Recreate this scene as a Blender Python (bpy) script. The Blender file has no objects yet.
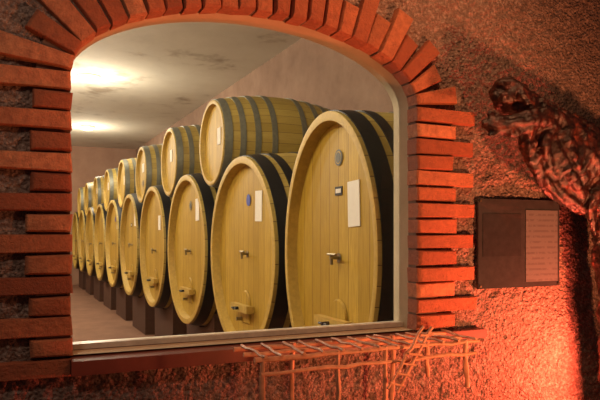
import bpy, math, random
import numpy as np
from mathutils import Vector, Matrix
random.seed(7); np.random.seed(7)
E=1.45   # eye height above floor
H=1.6    # cask height
scene=bpy.context.scene
scene.view_settings.view_transform='Standard'
# ---------------------------------------------------------------- node helpers
class NT:
    def __init__(s,name):
        s.m=bpy.data.materials.new(name); s.m.use_nodes=True
        s.t=s.m.node_tree; s.b=s.t.nodes['Principled BSDF']
    def n(s,typ,**k):
        nd=s.t.nodes.new(typ)
        for a,v in k.items():
            if a=='ins':
                for i,x in v.items(): s.put(nd.inputs[i],x)
            else: setattr(nd,a,v)
        return nd
    def put(s,inp,x):
        if hasattr(x,'is_output') or isinstance(x,bpy.types.NodeSocket): s.t.links.new(x,inp)
        else: inp.default_value=x
    def math(s,op,a,b=0.0,clamp=False):
        nd=s.n('ShaderNodeMath',operation=op,use_clamp=clamp); s.put(nd.inputs[0],a); s.put(nd.inputs[1],b); return nd.outputs[0]
    def coord(s,kind='Object',scale=(1,1,1),loc=(0,0,0)):
        c=s.n('ShaderNodeTexCoord'); mp=s.n('ShaderNodeMapping'); s.t.links.new(c.outputs[kind],mp.inputs[0])
        mp.inputs['Scale'].default_value=scale; mp.inputs['Location'].default_value=loc; return mp.outputs[0]
    def noise(s,vec,scale,detail=4,rough=.6):
        nd=s.n('ShaderNodeTexNoise'); s.put(nd.inputs['Vector'],vec); nd.inputs['Scale'].default_value=scale
        nd.inputs['Detail'].default_value=detail; nd.inputs['Roughness'].default_value=rough; return nd.outputs['Fac']
    def ramp(s,fac,stops):
        nd=s.n('ShaderNodeValToRGB'); s.put(nd.inputs[0],fac); cr=nd.color_ramp
        while len(cr.elements)<len(stops): cr.elements.new(.5)
        for e,(p,c) in zip(cr.elements,stops): e.position=p; e.color=(*c,1)
        return nd.outputs[0]
    def mix(s,fac,a,b,mode='MIX'):
        nd=s.n('ShaderNodeMix',data_type='RGBA',blend_type=mode); s.put(nd.inputs[0],fac)
        s.put(nd.inputs[6],a if not isinstance(a,tuple) else (*a,1)); s.put(nd.inputs[7],b if not isinstance(b,tuple) else (*b,1)); return nd.outputs[2]
    def bump(s,h,strength=.5,dist=.01):
        nd=s.n('ShaderNodeBump'); s.put(nd.inputs['Height'],h); nd.inputs['Strength'].default_value=strength; nd.inputs['Distance'].default_value=dist
        s.t.links.new(nd.outputs[0],s.b.inputs['Normal'])
    def col(s,c): s.put(s.b.inputs['Base Color'],c if not isinstance(c,tuple) else (*c,1))
    def rough(s,r): s.b.inputs['Roughness'].default_value=r
def simple(name,c,r=.6,metal=0,var=.15,scale=30,bump=.2):
    k=NT(name); v=k.coord(); f=k.noise(v,scale)
    k.col(k.ramp(f,[(.3,tuple(x*(1-var) for x in c)),(.7,tuple(min(1,x*(1+var)) for x in c))]))
    k.rough(r); k.b.inputs['Metallic'].default_value=metal; k.bump(f,bump,.004); return k.m

def m_stucco():
    k=NT('stucco'); v=k.coord()
    n1=k.noise(v,62,5,.7); n2=k.noise(v,3,4,.6)
    vo=k.n('ShaderNodeTexVoronoi'); k.put(vo.inputs['Vector'],v); vo.inputs['Scale'].default_value=72
    c=k.ramp(n1,[(.32,(.15,.098,.078)),(.5,(.31,.22,.18)),(.68,(.66,.51,.45))])
    c=k.mix(k.math('MULTIPLY',n2,.4),c,(.24,.155,.12))
    k.col(c); k.rough(.8)
    h=k.math('ADD',k.math('MULTIPLY',k.math('SUBTRACT',1.0,vo.outputs['Distance']),.8),n1)
    k.bump(h,.9,.026); return k.m
def m_brick():
    k=NT('brick'); v=k.coord(); a=k.n('ShaderNodeAttribute',attribute_name='tone')
    n=k.noise(v,35,5,.7)
    c=k.ramp(a.outputs['Fac'],[(0,(.34,.10,.047)),(.5,(.54,.19,.088)),(1,(.72,.33,.17))])
    c=k.mix(k.ramp(n,[(.35,(0,0,0)),(.75,(.75,.75,.75))]),c,(.25,.08,.047))
    k.col(c); k.rough(.75); k.bump(k.noise(v,60,5,.75),1.0,.014); return k.m
def m_headwood():
    k=NT('cask_head_wood'); v=k.coord()
    sp=k.n('ShaderNodeSeparateXYZ'); k.put(sp.inputs[0],v)
    p=k.math('DIVIDE',sp.outputs['Y'],.115); p=k.math('ADD',p,20.37)
    idx=k.math('FLOOR',p); fr=k.math('FRACT',p)
    oi=k.n('ShaderNodeObjectInfo')
    wn=k.n('ShaderNodeTexWhiteNoise',noise_dimensions='2D'); cb=k.n('ShaderNodeCombineXYZ'); k.put(cb.inputs[0],idx); k.put(cb.inputs[1],oi.outputs['Random']); k.put(wn.inputs['Vector'],cb.outputs[0])
    g=k.noise(k.coord(scale=(1,14,1.2)),6,5,.6)
    c=k.ramp(wn.outputs['Value'],[(0,(.365,.232,.026)),(.5,(.44,.287,.037)),(1,(.51,.342,.052))])
    c=k.mix(k.ramp(g,[(.35,(0,0,0)),(.7,(.65,.65,.65))]),c,(.265,.15,.014))
    seam=k.math('LESS_THAN',k.math('ABSOLUTE',k.math('SUBTRACT',fr,.5)),.48)
    c=k.mix(seam,(.17,.09,.015),c)
    k.col(c); k.rough(.5); k.b.inputs['Specular IOR Level'].default_value=.3; k.bump(seam,.4,.003); return k.m
def m_bodywood():
    k=NT('stave_wood'); v=k.coord()
    sp=k.n('ShaderNodeSeparateXYZ'); k.put(sp.inputs[0],v)
    an=k.math('ARCTAN2',sp.outputs['Z'],sp.outputs['Y'])
    p=k.math('ADD',k.math('MULTIPLY',an,5.6),40.2); fr=k.math('FRACT',p)
    wn=k.n('ShaderNodeTexWhiteNoise',noise_dimensions='1D'); k.put(wn.inputs['W'],k.math('FLOOR',p))
    g=k.noise(k.coord(scale=(1.2,10,10)),5,5,.6)
    c=k.ramp(wn.outputs['Value'],[(0,(.34,.245,.055)),(.5,(.41,.305,.08)),(1,(.47,.36,.10))])
    c=k.mix(k.ramp(g,[(.35,(0,0,0)),(.75,(.5,.5,.5))]),c,(.25,.17,.035))
    seam=k.math('LESS_THAN',k.math('ABSOLUTE',k.math('SUBTRACT',fr,.5)),.475)
    c=k.mix(seam,(.15,.09,.03),c)
    k.col(c); k.rough(.5); k.bump(seam,.4,.003); return k.m
def m_ceiling():
    k=NT('ceiling_plaster'); v=k.coord(); n=k.noise(v,.9,6,.65); n2=k.noise(v,14,5,.7)
    c=k.ramp(n,[(.34,(.34,.28,.22)),(.44,(.62,.58,.50)),(.7,(.72,.69,.61))])
    c=k.mix(k.math('MULTIPLY',n2,.25),c,(.47,.43,.36)); k.col(c); k.rough(.9); k.bump(n2,.4,.01); return k.m
def m_plaster(name,a,b,scale=2.5):
    k=NT(name); v=k.coord(); n=k.noise(v,scale,6,.65); n2=k.noise(v,50,4,.7)
    k.col(k.ramp(n,[(.3,a),(.7,b)])); k.rough(.9); k.bump(n2,.5,.005); return k.m
def emis(name,c,s):
    k=NT(name); k.col(c); k.b.inputs['Emission Color'].default_value=(*c,1); k.b.inputs['Emission Strength'].default_value=s; return k.m
def m_vine():
    k=NT('vine_bark'); v=k.coord(); n=k.noise(v,24,6,.7)
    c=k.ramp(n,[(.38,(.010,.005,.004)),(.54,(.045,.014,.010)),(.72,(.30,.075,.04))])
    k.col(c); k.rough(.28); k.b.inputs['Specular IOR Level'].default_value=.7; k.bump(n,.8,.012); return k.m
def m_page():
    k=NT('printed_page'); v=k.coord(); sp=k.n('ShaderNodeSeparateXYZ'); k.put(sp.inputs[0],v)
    fr=k.math('FRACT',k.math('MULTIPLY',sp.outputs['Z'],38)); n=k.noise(k.coord(scale=(60,1,38)),1,2)
    ln=k.math('MULTIPLY',k.math('GREATER_THAN',fr,.62),k.math('GREATER_THAN',n,.45))
    k.col(k.mix(ln,(.13,.155,.16),(.10,.115,.12))); k.rough(.3); return k.m
def m_glass():
    k=NT('window_glass'); t=k.t
    tr=k.n('ShaderNodeBsdfTransparent'); gl=k.n('ShaderNodeBsdfGlossy'); gl.inputs['Roughness'].default_value=.02
    mx=k.n('ShaderNodeMixShader'); fr=k.n('ShaderNodeFresnel'); fr.inputs[0].default_value=1.35
    t.links.new(fr.outputs[0],mx.inputs[0]); t.links.new(tr.outputs[0],mx.inputs[1]); t.links.new(gl.outputs[0],mx.inputs[2])
    t.links.new(mx.outputs[0],t.nodes['Material Output'].inputs[0]); return k.m

STUCCO=m_stucco(); BRICK=m_brick(); HEAD=m_headwood(); BODY=m_bodywood(); CEIL=m_ceiling()
REVEAL=m_plaster('reveal_plaster',(.40,.34,.22),(.54,.47,.33))
MORTAR=m_plaster('mortar',(.12,.068,.05),(.21,.135,.10),20)
PINK=m_plaster('pink_plaster',(.21,.125,.085),(.31,.20,.14))
BACKW=m_plaster('back_plaster',(.30,.17,.115),(.38,.23,.16))
FLOORM=m_plaster('cellar_concrete',(.15,.068,.038),(.23,.115,.07))
BLACK=simple('black_iron',(.012,.012,.014),.45,.3)
GALV=simple('galvanised_hoop',(.17,.175,.145),.5,.4)
DARKW=simple('dark_timber',(.055,.018,.007),.7)
PALEW=simple('pale_oak_trim',(.43,.29,.06),.55)
PAPER=simple('paper',(.70,.68,.62),.7,var=.04)
BLUE=simple('blue_sticker',(.02,.05,.35),.5)
STAMP=simple('grey_stamp',(.10,.11,.10),.6)
BRASS=simple('tap_metal',(.3,.26,.18),.35,.9)
SILLM=simple('red_sill',(.17,.045,.03),.5,scale=12)
STRIP=simple('grey_window_bead',(.58,.55,.48),.35)
TWIG=simple('twig_bark',(.58,.30,.17),.6,var=.3,scale=25)
VINE=m_vine(); PAGE=m_page(); PANEL=simple('dark_panel',(.04,.046,.048),.1,bump=.01); PANEL2=simple('dark_panel_print',(.033,.037,.039),.12,bump=.01); GLASS=m_glass()
LAMPG=emis('lamp_glow',(1,.88,.66),1.1)
# ---------------------------------------------------------------- mesh builder
class MB:
    def __init__(s): s.v=[];s.f=[];s.mi=[];s.mats=[];s.tone=[];s.ct=0.5
    def m(s,mat):
        if mat not in s.mats: s.mats.append(mat)
        return s.mats.index(mat)
    def add(s,vs,fs,mat):
        o=len(s.v); s.v+= [tuple(p) for p in vs]; i=s.m(mat)
        for f in fs: s.f.append([o+q for q in f]); s.mi.append(i)
        s.tone+=[s.ct]*len(vs)
    def box(s,a,b,mat):
        x0,y0,z0=a;x1,y1,z1=b
        s.add([(x0,y0,z0),(x1,y0,z0),(x1,y1,z0),(x0,y1,z0),(x0,y0,z1),(x1,y0,z1),(x1,y1,z1),(x0,y1,z1)],
          [(0,3,2,1),(4,5,6,7),(0,1,5,4),(1,2,6,5),(2,3,7,6),(3,0,4,7)],mat)
    def lathe(s,prof,mat,seg=64,wy=1.0):   # axis X
        n=len(prof);vs=[]
        for (x,r) in prof:
            for i in range(seg):
                a=2*math.pi*i/seg; vs.append((x,r*wy*math.cos(a),r*math.sin(a)))
        fs=[]
        for j in range(n-1):
            for i in range(seg):
                i2=(i+1)%seg; fs.append((j*seg+i,j*seg+i2,(j+1)*seg+i2,(j+1)*seg+i))
        s.add(vs,fs,mat)
    def disc(s,x,r,mat,seg=64,wy=1.0,flip=False,c=(0,0)):
        vs=[(x,c[0]+r*wy*math.cos(2*math.pi*i/seg),c[1]+r*math.sin(2*math.pi*i/seg)) for i in range(seg)]
        f=list(range(seg)); 
        if not flip: f=f[::-1]
        s.add(vs,[f],mat)
    def tube(s,pts,rad,mat,seg=8,jit=0.0,cap=True):
        pts=[Vector(p) for p in pts]; vs=[];n=len(pts); up=Vector((0.13,.31,.94)).normalized()
        for j,p in enumerate(pts):
            t=(pts[min(j+1,n-1)]-pts[max(j-1,0)]).normalized()
            if j==0:
                a=t.cross(up); 
                if a.length<.1: a=t.cross(Vector((1,0,0)))
            else: a=a-t*a.dot(t)
            a.normalize(); b=t.cross(a)
            r=rad[j] if isinstance(rad,(list,tuple)) else rad
            for i in range(seg):
                q=2*math.pi*i/seg; rr=r*(1+random.uniform(-jit,jit))
                vs.append(p+a*(rr*math.cos(q))+b*(rr*math.sin(q)))
        fs=[(j*seg+i,j*seg+(i+1)%seg,(j+1)*seg+(i+1)%seg,(j+1)*seg+i) for j in range(n-1) for i in range(seg)]
        if cap: fs+= [tuple(range(seg))[::-1],tuple((n-1)*seg+i for i in range(seg))]
        s.add(vs,fs,mat)
    def mesh(s,name,smooth=False):
        me=bpy.data.meshes.new(name); me.from_pydata(s.v,[],s.f)
        for m in s.mats: me.materials.append(m)
        me.polygons.foreach_set('material_index',s.mi)
        at=me.attributes.new('tone','FLOAT','POINT'); at.data.foreach_set('value',s.tone)
        me.update(); 
        if smooth:
            me.shade_smooth()
            try: me.set_sharp_from_angle(angle=math.radians(35))
            except Exception: pass
        return me
def obj(name,me,loc=(0,0,0)):
    o=bpy.data.objects.new(name,me); o.location=loc; scene.collection.objects.link(o); return o

# ---------------------------------------------------------------- camera
cam=bpy.data.cameras.new('camera'); cam.sensor_width=36; cam.lens=638/600*36; cam.shift_y=35/600
co=obj('camera',cam,(0,0,E)); co.rotation_euler=(math.pi/2,0,-math.radians(24.6)); scene.camera=co
# ---------------------------------------------------------------- dimensions
YW=2.36; T=.17; XL=.197; XR=1.64; XC=(XL+XR)/2; A=(XR-XL)/2; B=.31; ZS=E+.57; ZB=E-.42
WX0,WX1,WZ1=-1.6,4.6,E+2.75
CX0,CX1,CY1,CZ=-2.6,3.53,19.7,E+2.6
def inside(x,z,d=0.0):
    if z<ZB: return False
    if z<ZS: return XL-d<x<XR+d
    return ((x-XC)/(A+d))**2+((z-ZS)/(B+d))**2<1
# stucco front wall (displaced grid) --------------------------------------------------
st=.0100
xs=np.arange(WX0,WX1,st); zs=np.arange(0,WZ1,st)
def vnoise(nx,nz,cell):
    gx=int(nx/cell)+3; gz=int(nz/cell)+3; g=np.random.rand(gz,gx)
    X=np.arange(nx)/cell; Z=np.arange(nz)/cell; xi=X.astype(int); zi=Z.astype(int); fx=X-xi; fz=Z-zi
    fx=fx*fx*(3-2*fx); fz=fz*fz*(3-2*fz)
    a=g[np.ix_(zi,xi)];b=g[np.ix_(zi,xi+1)];c=g[np.ix_(zi+1,xi)];d=g[np.ix_(zi+1,xi+1)]
    return (a*(1-fx)+b*fx)*(1-fz[:,None])+(c*(1-fx)+d*fx)*fz[:,None]
nx,nz=len(xs),len(zs)
D=.014*vnoise(nx,nz,1.6)**1.5+.010*vnoise(nx,nz,3.3)+.012*vnoise(nx,nz,14)+.003*np.random.rand(nz,nx)
X,Z=np.meshgrid(xs,zs); Y=YW+.018-D
mb=MB()
V=np.stack([X,Y,Z],-1).reshape(-1,3)
F=[]
ins=np.zeros((nz,nx),bool)
for j in range(nz):
    z=zs[j]
    for i in range(nx):
        if inside(xs[i],z,.07): ins[j,i]=True
ins|=(Z>ZB-.02)&(Z<ZB+.01)&(X>XL)&(X<XR)
for j in range(nz-1):
    r=j*nx
    for i in range(nx-1):
        if not (ins[j,i] and ins[j,i+1] and ins[j+1,i] and ins[j+1,i+1]):
            F.append((r+i,r+i+1,r+nx+i+1,r+nx+i))
mb.add(V.tolist(),F,STUCCO)
# outline of the opening
def outline(d=0.0,n=40):
    p=[(XR+d,ZB)]
    for i in range(n+1):
        a=math.pi*i/n; p.append((XC+(A+d)*math.cos(a),ZS+(B+d)*math.sin(a)))
    p.append((XL-d,ZB)); return p
o0=outline();o1=outline(.11)
vs=[(x,YW-.008,z) for x,z in o0]+[(x,YW-.008,z) for x,z in o1]; n=len(o0)
mb.add(vs,[(i,n+i,n+i+1,i+1) for i in range(n-1)],MORTAR)
vs=[(x,YW-.008,z) for x,z in o0]+[(x,YW+.05,z) for x,z in o0]; mb.add(vs,[(i,i+1,n+i+1,n+i) for i in range(n-1)],MORTAR)
vs=[(x,YW+.05,z) for x,z in o0]+[(x,YW+T,z) for x,z in o0]; mb.add(vs,[(i,i+1,n+i+1,n+i) for i in range(n-1)],REVEAL)
vs=[(XL,YW,ZB),(XR,YW,ZB),(XR,YW+T,ZB),(XL,YW+T,ZB)]; mb.add(vs,[(0,1,2,3)],REVEAL)
yb=YW+T
def rect(x0,x1,z0,z1): mb.add([(x0,yb,z0),(x1,yb,z0),(x1,yb,z1),(x0,yb,z1)],[(0,3,2,1)],REVEAL)
rect(WX0-1,XL,0,CZ+.1); rect(XR,WX1,0,CZ+.1); rect(XL,XR,0,ZB)
arc=o0[1:-1]
vs=[(x,yb,z) for x,z in arc]+[(x,yb,CZ+.1) for x,z in arc]; k=len(arc)
mb.add(vs,[(i,i+1,k+i+1,k+i) for i in range(k-1)],REVEAL)
me=mb.mesh('wall_front'); me.shade_smooth(); 
obj('wall_front',me)

# ---------------------------------------------------------------- bricks
mb=MB()
def brick(quad,y0,y1):
    mb.ct=random.random()
    j=lambda s:random.uniform(-s,s)
    dy=j(.006); q=[(x+j(.004),z+j(.004)) for x,z in quad]
    cx=sum(p[0] for p in q)/4; cz=sum(p[1] for p in q)/4
    def inset(p,am):
        dx,dz=cx-p[0],cz-p[1]; L=math.hypot(dx,dz); s=am/L; return (p[0]+dx*s,p[1]+dz*s)
    vs=[(x,y1,z) for x,z in q]+[(x,y0+.012+dy,z) for x,z in q]
    for p in q:
        a=inset(p,.006); vs.append((a[0],y0+.004+dy,a[1]))
    for p in q:
        a=inset(p,.018); vs.append((a[0],y0+dy+j(.002),a[1]))
    fs=[(12,13,14,15)]
    for a in range(4):
        b=(a+1)%4
        for r in (0,4,8): fs.append((r+a,r+b,r+4+b,r+4+a))
    fs.append((3,2,1,0)); mb.add(vs,fs,BRICK)
YF=YW-.034; YB=YW+.05
nc=14; ph=(ZS-ZB)/nc
for i in range(-1,nc):
    z0=ZB+i*ph+.0045; z1=ZB+(i+1)*ph-.0045
    l=(.30 if i%2 else .135)+random.uniform(-.012,.012)
    brick([(XL-l,z0),(XL+.004,z0),(XL+.004,z1),(XL-l,z1)],YF,YB)
    if i>=0:
        l=(.315 if i%2 else .20)+random.uniform(-.015,.015)
        brick([(XR-.004,z0),(XR+l,z0),(XR+l,z1),(XR-.004,z1)],YF,YB)
def ept(a,d):
    x=A*math.cos(a); z=B*math.sin(a); nxv,nzv=math.cos(a)/A,math.sin(a)/B; L=math.hypot(nxv,nzv)
    return (XC+x+nxv/L*d, ZS+z+nzv/L*d)
N=2000; acc=[0]
for i in range(N):
    p=ept(math.pi*i/N,.06); q=ept(math.pi*(i+1)/N,.06); acc.append(acc[-1]+math.dist(p,q))
tot=acc[-1]; nb=25
def ang(s): return math.pi*np.interp(s,acc,range(N+1))/N
for i in range(nb):
    s0=tot*i/nb; s1=tot*(i+1)/nb; a0,a1=ang(s0),ang(s1); am=ang((s0+s1)/2)
    L=(.27 if i%2==0 else .175)+random.uniform(-.015,.015)
    if i<8: L*=.82
    pin=math.dist(ept(a0,0),ept(a1,0)); pout=math.dist(ept(a0,L),ept(a1,L))
    hi=pin*.45; ho=min(pout*.45,.041)
    c0=ept(am,-.004); c1=ept(am,L); dx,dz=c1[0]-c0[0],c1[1]-c0[1]; q=math.hypot(dx,dz); tx,tz=-dz/q,dx/q
    quad=[(c0[0]+tx*hi,c0[1]+tz*hi),(c0[0]-tx*hi,c0[1]-tz*hi),(c1[0]-tx*ho,c1[1]-tz*ho),(c1[0]+tx*ho,c1[1]+tz*ho)]
    brick(quad,YF,YB)
obj('brick_arch_surround',mb.mesh('bricks',True))
# sill
mb=MB()
x0,x1=XL-.0,XR
vs=[(x0,YF-.03,ZB-.012),(x1,YF-.03,ZB-.012),(x1,yb,ZB+.006),(x0,yb,ZB+.006),(x0,YF-.03,ZB-.062),(x1,YF-.03,ZB-.062),(x1,YW+.02,ZB-.062),(x0,YW+.02,ZB-.062)]
mb.add(vs,[(0,1,2,3),(4,5,1,0),(5,6,2,1),(7,4,0,3),(4,7,6,5)],SILLM)
mb.box((x1,YF-.02,ZB-.05),(x1+.36,YW+.02,ZB-.012),SILLM)
obj('trim_1',mb.mesh('sill'))
mb=MB()
mb.box((x0,yb-.075,ZB+.002),(x1,yb-.02,ZB+.022),STRIP)
o2=outline(-.002)
yg=yb-.045
mb.add([(x,yg,z) for x,z in o2],[tuple(range(len(o2)))[::-1]],GLASS)
obj('window_1',mb.mesh('window'))

# ---------------------------------------------------------------- cellar shell
def plane_box(name,a,b,mat):
    m=MB(); m.box(a,b,mat); return obj(name,m.mesh(name))
plane_box('floor',(WX0-1,-2.5,-.1),(WX1,CY1+.2,0),FLOORM)
plane_box('ceiling',(WX0-1,yb,CZ),(CX1+.2,CY1+.2,CZ+.15),CEIL)
plane_box('wall_right',(CX1,yb,0),(CX1+.2,CY1+.2,CZ),PINK)
plane_box('wall_left',(CX0-.2,yb,0),(CX0,CY1+.2,CZ),BACKW)
plane_box('wall_back',(CX0,CY1,0),(CX1,CY1+.2,CZ),BACKW)

# ---------------------------------------------------------------- casks
def cask(R,Rh,L,wy,seg,hoops,hoopmat,detail,seed,extra=None):
    rnd=random.Random(seed); m=MB()
    rr=lambda x: Rh+(R-Rh)*(1-(2*x/L-1)**2)
    nn=18; prof=[(L*i/nn,rr(L*i/nn)) for i in range(nn+1)]
    m.lathe(prof,BODY,seg,wy)
    th=.04*R/.8+.01; rec=.055*R/.8+.01
    for s in (0,1):
        f=(lambda x:x) if s==0 else (lambda x:L-x)
        pr=[(f(0),Rh),(f(-.004),Rh-th*.3),(f(0),Rh-th),(f(rec),Rh-th-.012)]
        if s==0: pr=pr[::-1]
        m.lathe(pr,PALEW,seg,wy)
        m.disc(f(rec),Rh-th-.008,HEAD,seg,wy,flip=(s==1))
    for (a,b) in hoops:
        for (p,q) in ((a,b),(L-b,L-a)):
            t=.007
            m.lathe([(p,rr(p)-.002),(p,rr(p)+t),((p+q)/2,rr((p+q)/2)+t),(q,rr(q)+t),(q,rr(q)-.002)],hoopmat,seg,wy)
    if detail:
        fx=rec-.004
        def sheet(y,z,w,h,mat,rot=0):
            c,s_=math.cos(rot),math.sin(rot); pts=[(-w/2,-h/2),(w/2,-h/2),(w/2,h/2),(-w/2,h/2)]
            P=[(y+a*c-b*s_,z+a*s_+b*c) for a,b in pts]
            m.add([(fx-.002,p[0],p[1]) for p in P]+[(fx+.003,p[0],p[1]) for p in P],
               [(3,2,1,0),(4,5,6,7),(0,1,5,4),(1,2,6,5),(2,3,7,6),(3,0,4,7)],mat)
        for d in detail:
            k=d[0]
            if k=='paper': sheet(d[1],d[2],d[3],d[4],PAPER,d[5] if len(d)>5 else 0)
            if k=='label':
                sheet(d[1],d[2],.085,.05,BLACK); m.box((fx-.004,d[1]-.03,d[2]-.012),(fx-.001,d[1]+.03,d[2]+.012),PAPER)
            if k=='round':
                m.disc(fx-.002,.047,d[3],24,1,c=(d[1],d[2]))
                if d[3]==STAMP: m.disc(fx-.003,.036,PALEW,24,1,c=(d[1],d[2])); m.disc(fx-.004,.031,d[3],24,1,c=(d[1],d[2]))
            if k=='tap':
                y,z=d[1],d[2]
                m.tube([(rec,y,z),(rec-.06,y,z)],.011,BRASS,12); m.tube([(rec-.05,y,z+.015),(rec-.05,y,z-.04)],.009,BRASS,12)
                m.tube([(rec-.05,y-.05,z+.018),(rec-.05,y+.05,z+.018)],.007,BRASS,8); m.disc(fx-.001,.028,BRASS,20,1,c=(y,z))
            if k=='door':
                y,z=d[1],d[2]; w,h=.20,.26
                pts=[(-w/2,-h/2),(w/2,-h/2)]+[(w/2*math.cos(a),h*.12+h*.38*math.sin(a)) for a in [math.pi*i/12 for i in range(13)]]
                n=len(pts); P=[(y+a,z+b) for a,b in pts]; P2=[(y+a*.93,z+b*.93) for a,b in pts]
                m.add([(fx,*p) for p in P]+[(fx-.012,*p) for p in P2],[tuple(range(n,2*n))[::-1]]+[(i,n+i,n+(i+1)%n,(i+1)%n) for i in range(n)],HEAD)
                m.box((fx-.065,y-.19,z-.035),(fx-.022,y+.19,z+.022),PALEW)
                m.box((fx-.022,y-.185,z-.03),(fx+.0,y-.135,z+.017),PALEW); m.box((fx-.022,y+.135,z-.03),(fx+.0,y+.185,z+.017),PALEW)
                m.tube([(fx,y,z-.006),(fx-.11,y,z-.006)],.012,BLACK,8)
                m.tube([(fx-.1,y-.05,z-.006),(fx-.1,y+.05,z-.006)],.008,BLACK,8)
                m.tube([(fx-.005,y+.06,z-.10),(fx-.06,y+.06,z-.10)],.015,BRASS,10)
    return m.mesh('cask',True)
R2=.515*H; Rh2=.475*H; L2=1.5; XH=1.65
lh=[(.025,.125),(.17,.235),(.42,.48)]
dets=[
 [('round',-.06,.42,BLUE),('paper',-.28,.365,.14,.23,.03),('tap',-.03,.0),('door',0,-.42)],
 [('paper',-.27,.40,.12,.22,-.03),('tap',0,-.02),('door',0,-.42),('round',-.02,.45,STAMP)],
 [('paper',-.22,.30,.12,.18),('tap',0,-.05),('door',0,-.42)],
 [('paper',-.25,.38,.12,.2),('tap',0,.0),('door',0,-.42),('label',.05,.3)]]
meshes=[cask(R2,Rh2,L2,1,72,lh,BLACK,d,i) for i,d in enumerate(dets)]
zc=E-.092*H
ys=[H*(2.98+1.06*i) for i in range(9)]
oz=E-.068*H
ov=cask(.526*H,.508*H,L2,.71,96,lh,BLACK,
   [('round',-.05,.55,STAMP),('label',-.05,.36),('paper',-.225,.28,.13,.25,-.04),('tap',-.05,-.02),('door',-.05,-.385)],9)
def cradle(rh,R,wy,z0,hw,brace):
    m=MB()
    for xx in (.16,L2-.34):
        rad=rh+(R-rh)*(1-(2*(xx+.09)/L2-1)**2)+.010
        n=20;k=n+1;top=[]
        for i in range(n+1):
            y=-hw+2*hw*i/n; top.append((y,min(-rad*math.sqrt(max(0,1-(y/(rad*wy))**2)),-.60)))
        vs=[(xx,y,z) for y,z in top]+[(xx,y,-z0) for y,z in top]+[(xx+.18,y,z) for y,z in top]+[(xx+.18,y,-z0) for y,z in top]; fs=[]
        for i in range(n): fs+=[(i,i+1,k+i+1,k+i),(2*k+i+1,2*k+i,3*k+i,3*k+i+1),(i+1,i,2*k+i,2*k+i+1),(k+i,k+i+1,3*k+i+1,3*k+i)]
        fs+=[(0,k,3*k,2*k),(n,2*k+n,3*k+n,k+n)]; m.add(vs,fs,DARKW)
    m.box((.20,-.10,-z0),(L2-.20,.10,-z0+.2),DARKW)
    return m.mesh('cradle')
crm=cradle(Rh2,R2,1,zc,.52,1); cro=cradle(.508*H,.526*H,.71,oz,.42,1)
obj('oval_wine_cask',ov,(XH,2.04*H,oz)); obj('cask_cradle',cro,(XH,2.04*H,oz))
for i,y in enumerate(ys):
    obj('wine_cask',meshes[i if i<2 else i%4],(XH,y,zc)); obj('cask_cradle',crm,(XH,y,zc))
Ru=.288*H; Rhu=.24*H; Lu=1.18
uh=[(.01,.075),(.14,.19),(.27,.32),(.42,.47)]
um=[cask(Ru,Rhu,Lu,1,56,uh,GALV,d,20+i) for i,d in enumerate([[('paper',-.12,.05,.09,.15)],[('paper',.02,.08,.10,.14)],[('paper',0.0,.1,.12,.12),('round',0,-.12,STAMP)]])]
zu=zc+math.sqrt((R2+.007+Ru+.007)**2-(.53*H)**2)
for i in range(8):
    obj('wine_barrel',um[i%3],(XH+.03,(ys[i]+ys[i+1])/2,zu))

# ---------------------------------------------------------------- ceiling lamps (flush frosted domes)
def lamp(x,y,power,low=.28,r=.17,name='ceiling_lamp'):
    m=MB(); seg=28
    def lz(prof,mat):
        vs=[(q*math.cos(2*math.pi*i/seg),q*math.sin(2*math.pi*i/seg),z) for q,z in prof for i in range(seg)]
        m.add(vs,[(j*seg+i,(j+1)*seg+i,(j+1)*seg+(i+1)%seg,j*seg+(i+1)%seg) for j in range(len(prof)-1) for i in range(seg)],mat)
    lz([(r*1.08,0),(r*1.08,-.03),(r,-.035)],STRIP)
    lz([(r*math.cos(math.pi/2*q/8),-.035-.06*math.sin(math.pi/2*q/8)) for q in range(9)],LAMPG)
    obj(name,m.mesh('lamp',True),(x,y,CZ))
    l=bpy.data.lights.new('bulb','POINT'); l.energy=power; l.color=(1,.88,.66); l.shadow_soft_size=.1
    obj('bulb_light',l,(x,y,CZ-low))
lamp(1.2,10.9,105,.5); lamp(1.72,16.0,75,.45)
for y,p in ((3.6,185),(7.5,215),(12,230),(16.5,200)): lamp(-.9,y,p,low=.5)

# ---------------------------------------------------------------- vine stump
m=MB()
def cr(pts,n=8):
    P=[pts[0]]+pts+[pts[-1]]; out=[]
    for i in range(1,len(P)-2):
        p0,p1,p2,p3=[np.array(q,float) for q in P[i-1:i+3]]
        for k in range(n):
            t=k/n; out.append(.5*((2*p1)+(-p0+p2)*t+(2*p0-5*p1+4*p2-p3)*t*t+(-p0+3*p1-3*p2+p3)*t**3))
    out.append(np.array(P[-2],float)); return out
def limb(pts,tw=6.0,ns=5,sc=1.15):   # (x,y,z_rel,r) : core plus twisted strands
    c=cr(pts); P=[Vector((p[0],p[1],p[2]+E)) for p in c]; R=[max(.004,p[3])*sc*random.uniform(.92,1.08) for p in c]
    m.tube(P,[r*.85 for r in R],VINE,12,.1)
    for s in range(ns):
        ph=2*math.pi*s/ns+random.uniform(-.5,.5); q=[];L=0
        for j,p in enumerate(P):
            t=(P[min(j+1,len(P)-1)]-P[max(j-1,0)]).normalized()
            if j: L+=(P[j]-P[j-1]).length
            a=t.cross(Vector((.2,1,.1))).normalized(); b=t.cross(a)
            an=ph+L*tw; q.append(p+(a*math.cos(an)+b*math.sin(an))*R[j]*.72)
        m.tube(q,[r*random.uniform(.30,.42) for r in R],VINE,8,.1)
Yv=2.12
limb([(2.66,2.12,-1.45,.12),(2.65,2.13,-1.0,.085),(2.62,Yv,-.59,.065),(2.58,Yv,-.3,.05),(2.54,Yv,-.07,.05),(2.56,Yv,.10,.065),(2.57,Yv,.24,.085),(2.50,Yv,.34,.09)])
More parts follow.
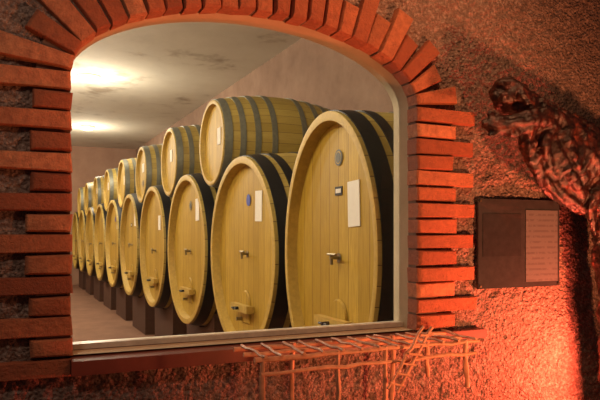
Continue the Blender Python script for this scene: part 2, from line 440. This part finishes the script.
limb([(2.72,2.1,-1.45,.06),(2.70,2.12,-.8,.045),(2.66,2.15,-.4,.03),(2.62,2.17,-.05,.04),(2.64,2.17,.2,.07),(2.70,Yv,.32,.08)])
limb([(2.78,Yv,.27,.09),(2.54,Yv,.355,.09),(2.36,Yv,.425,.08),(2.20,Yv-.02,.48,.070),(2.08,Yv-.03,.52,.060),(1.99,Yv-.03,.58,.052),(1.935,Yv-.02,.63,.040),(1.885,Yv,.63,.020)])
limb([(1.96,Yv-.03,.66,.024),(1.93,Yv,.61,.052),(1.97,Yv,.565,.048),(2.05,Yv,.54,.040)])
limb([(1.875,Yv-.04,.575,.014),(1.93,Yv-.04,.58,.034)],ns=2)
limb([(2.25,Yv-.03,.49,.05),(2.10,Yv-.07,.50,.050),(1.98,Yv-.08,.475,.044),(1.90,Yv-.07,.45,.038),(1.83,Yv-.05,.455,.030),(1.785,Yv-.03,.46,.012)])
limb([(1.87,Yv-.07,.455,.028),(1.83,Yv-.05,.49,.018),(1.80,Yv-.05,.51,.009)],ns=2)
limb([(1.87,Yv-.07,.445,.026),(1.83,Yv-.06,.42,.015),(1.80,Yv-.05,.41,.008)],ns=2)
limb([(1.99,Yv-.08,.475,.036),(2.00,Yv-.06,.40,.032),(2.04,Yv-.05,.33,.028),(2.09,Yv-.04,.27,.028),(2.17,Yv-.03,.21,.032),(2.30,Yv-.02,.16,.038),(2.44,Yv,.14,.045),(2.56,Yv,.17,.06)])
limb([(2.12,Yv-.04,.47,.06),(2.10,Yv-.04,.40,.06),(2.16,Yv-.04,.32,.06),(2.26,Yv-.03,.25,.065),(2.40,Yv,.22,.065),(2.55,Yv,.22,.07)])
limb([(2.20,Yv-.03,.44,.07),(2.24,Yv-.04,.37,.075),(2.33,Yv-.04,.32,.075),(2.45,Yv-.02,.29,.07)])
limb([(2.30,Yv-.06,.44,.045),(2.40,Yv-.08,.36,.04),(2.44,Yv-.08,.26,.035),(2.38,Yv-.06,.14,.028),(2.40,Yv-.05,.05,.014),(2.42,Yv-.05,.0,.006)],ns=3)
limb([(2.45,Yv-.04,.42,.045),(2.40,Yv,.49,.034),(2.32,Yv,.53,.025),(2.24,Yv,.57,.010)],ns=3)
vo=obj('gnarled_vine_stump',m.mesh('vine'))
rm=vo.modifiers.new('r','REMESH'); rm.mode='VOXEL'; rm.voxel_size=.0065; rm.use_smooth_shade=True
tx=bpy.data.textures.new('cl','CLOUDS'); tx.noise_scale=.035; tx.noise_depth=3
dm=vo.modifiers.new('d','DISPLACE'); dm.texture=tx; dm.strength=.020; dm.mid_level=.5; dm.texture_coords='LOCAL'

# ---------------------------------------------------------------- notice on the wall
m=MB(); yn=YW-.025
m.box((1.975,yn,E-.25),(2.48,yn+.012,E+.169),PANEL)
m.box((2.26,yn-.003,E-.225),(2.465,yn,E+.12),PAGE)
m.box((2.0,yn-.002,E-.10),(2.23,yn,E+.10),PANEL2)
for x in (1.985,2.47):
    for z in (-.24,.158): m.box((x-.005,yn-.006,E+z-.005),(x+.005,yn+.03,E+z+.005),BRASS)
obj('glass_notice_panel',m.mesh('notice'))

# ---------------------------------------------------------------- twig rack
m=MB()
def stick(a,b,r,n=6,w=.006):
    a=Vector(a);b=Vector(b); pts=[]
    for i in range(n+1):
        p=a.lerp(b,i/n)
        if 0<i<n: p=p+Vector([random.uniform(-w,w) for _ in range(3)])
        pts.append(p)
    m.tube(pts,[r*random.uniform(.8,1.2) for _ in pts],TWIG,8,.1)
zt=E-.425; xa,xb=.78,1.70; ya,ybk=2.03,2.25
for y,dz in ((ya,0),(ya+.11,.0),(ybk,0)):
    stick((xa-.02,y,zt+dz),(xb+.02,y,zt+dz),.008,14,.004)
stick((xa,ya-.005,zt-.05),(xb,ya-.005,zt-.045),.007,14,.004)
for i in range(13):
    x=xa+.01+(xb-xa-.02)*i/12+random.uniform(-.012,.012)
    stick((x,ya-.02,zt+.012),(x+random.uniform(-.03,.03),ybk+.01,zt+.012),.0055,5,.004)
for x,y,low in ((.79,ya,1),(1.08,ya,1),(1.28,ya,1),(1.65,ya,0),(1.0,ybk,1),(1.62,ybk,0),(1.45,ybk,1)):
    stick((x,y,zt+.01),(x+random.uniform(-.012,.012),y,.0 if low else zt-.18),.010,14 if low else 6,.004)
stick((1.27,ya-.03,zt-.14),(1.43,ya-.03,zt+.08),.006); stick((1.31,ya-.03,zt-.16),(1.47,ya-.03,zt+.075),.006)
for i in range(6):
    t=(i+.5)/6; stick((1.265+.16*t,ya-.035,zt-.135+.2*t),(1.325+.16*t,ya-.035,zt-.155+.22*t),.004,2,.001)
obj('twig_rack',m.mesh('rack',True))

# ---------------------------------------------------------------- lights (front room)
def point(name,loc,e,c,r=.1):
    l=bpy.data.lights.new(name,'POINT'); l.energy=e; l.color=c; l.shadow_soft_size=r; return obj(name,l,loc)
def spot(name,loc,to,e,c,ang=70,blend=.6,r=.08):
    l=bpy.data.lights.new(name,'SPOT'); l.energy=e; l.color=c; l.spot_size=math.radians(ang); l.spot_blend=blend; l.shadow_soft_size=r
    o=obj(name,l,loc); o.rotation_euler=(Vector(to)-Vector(loc)).to_track_quat('-Z','Y').to_euler(); return o
point('red_uplight',(2.53,2.0,E-.68),88,(1,.12,.055),.05)
spot('orange_spot',(2.35,.6,E-.85),(1.75,YW,E+.3),225,(1,.30,.11),84,.85)
spot('warm_top_spot',(1.5,1.35,E+1.7),(1.4,YW,E+.75),62,(1,.42,.18),105,.8)
spot('pale_fill',(-.6,.6,E+1.5),(.1,YW,E),40,(1,.68,.48),85,.9,.15)
w=bpy.data.worlds.new('world'); scene.world=w; w.use_nodes=True
w.node_tree.nodes['Background'].inputs[0].default_value=(.9,.55,.45,1); w.node_tree.nodes['Background'].inputs[1].default_value=.04
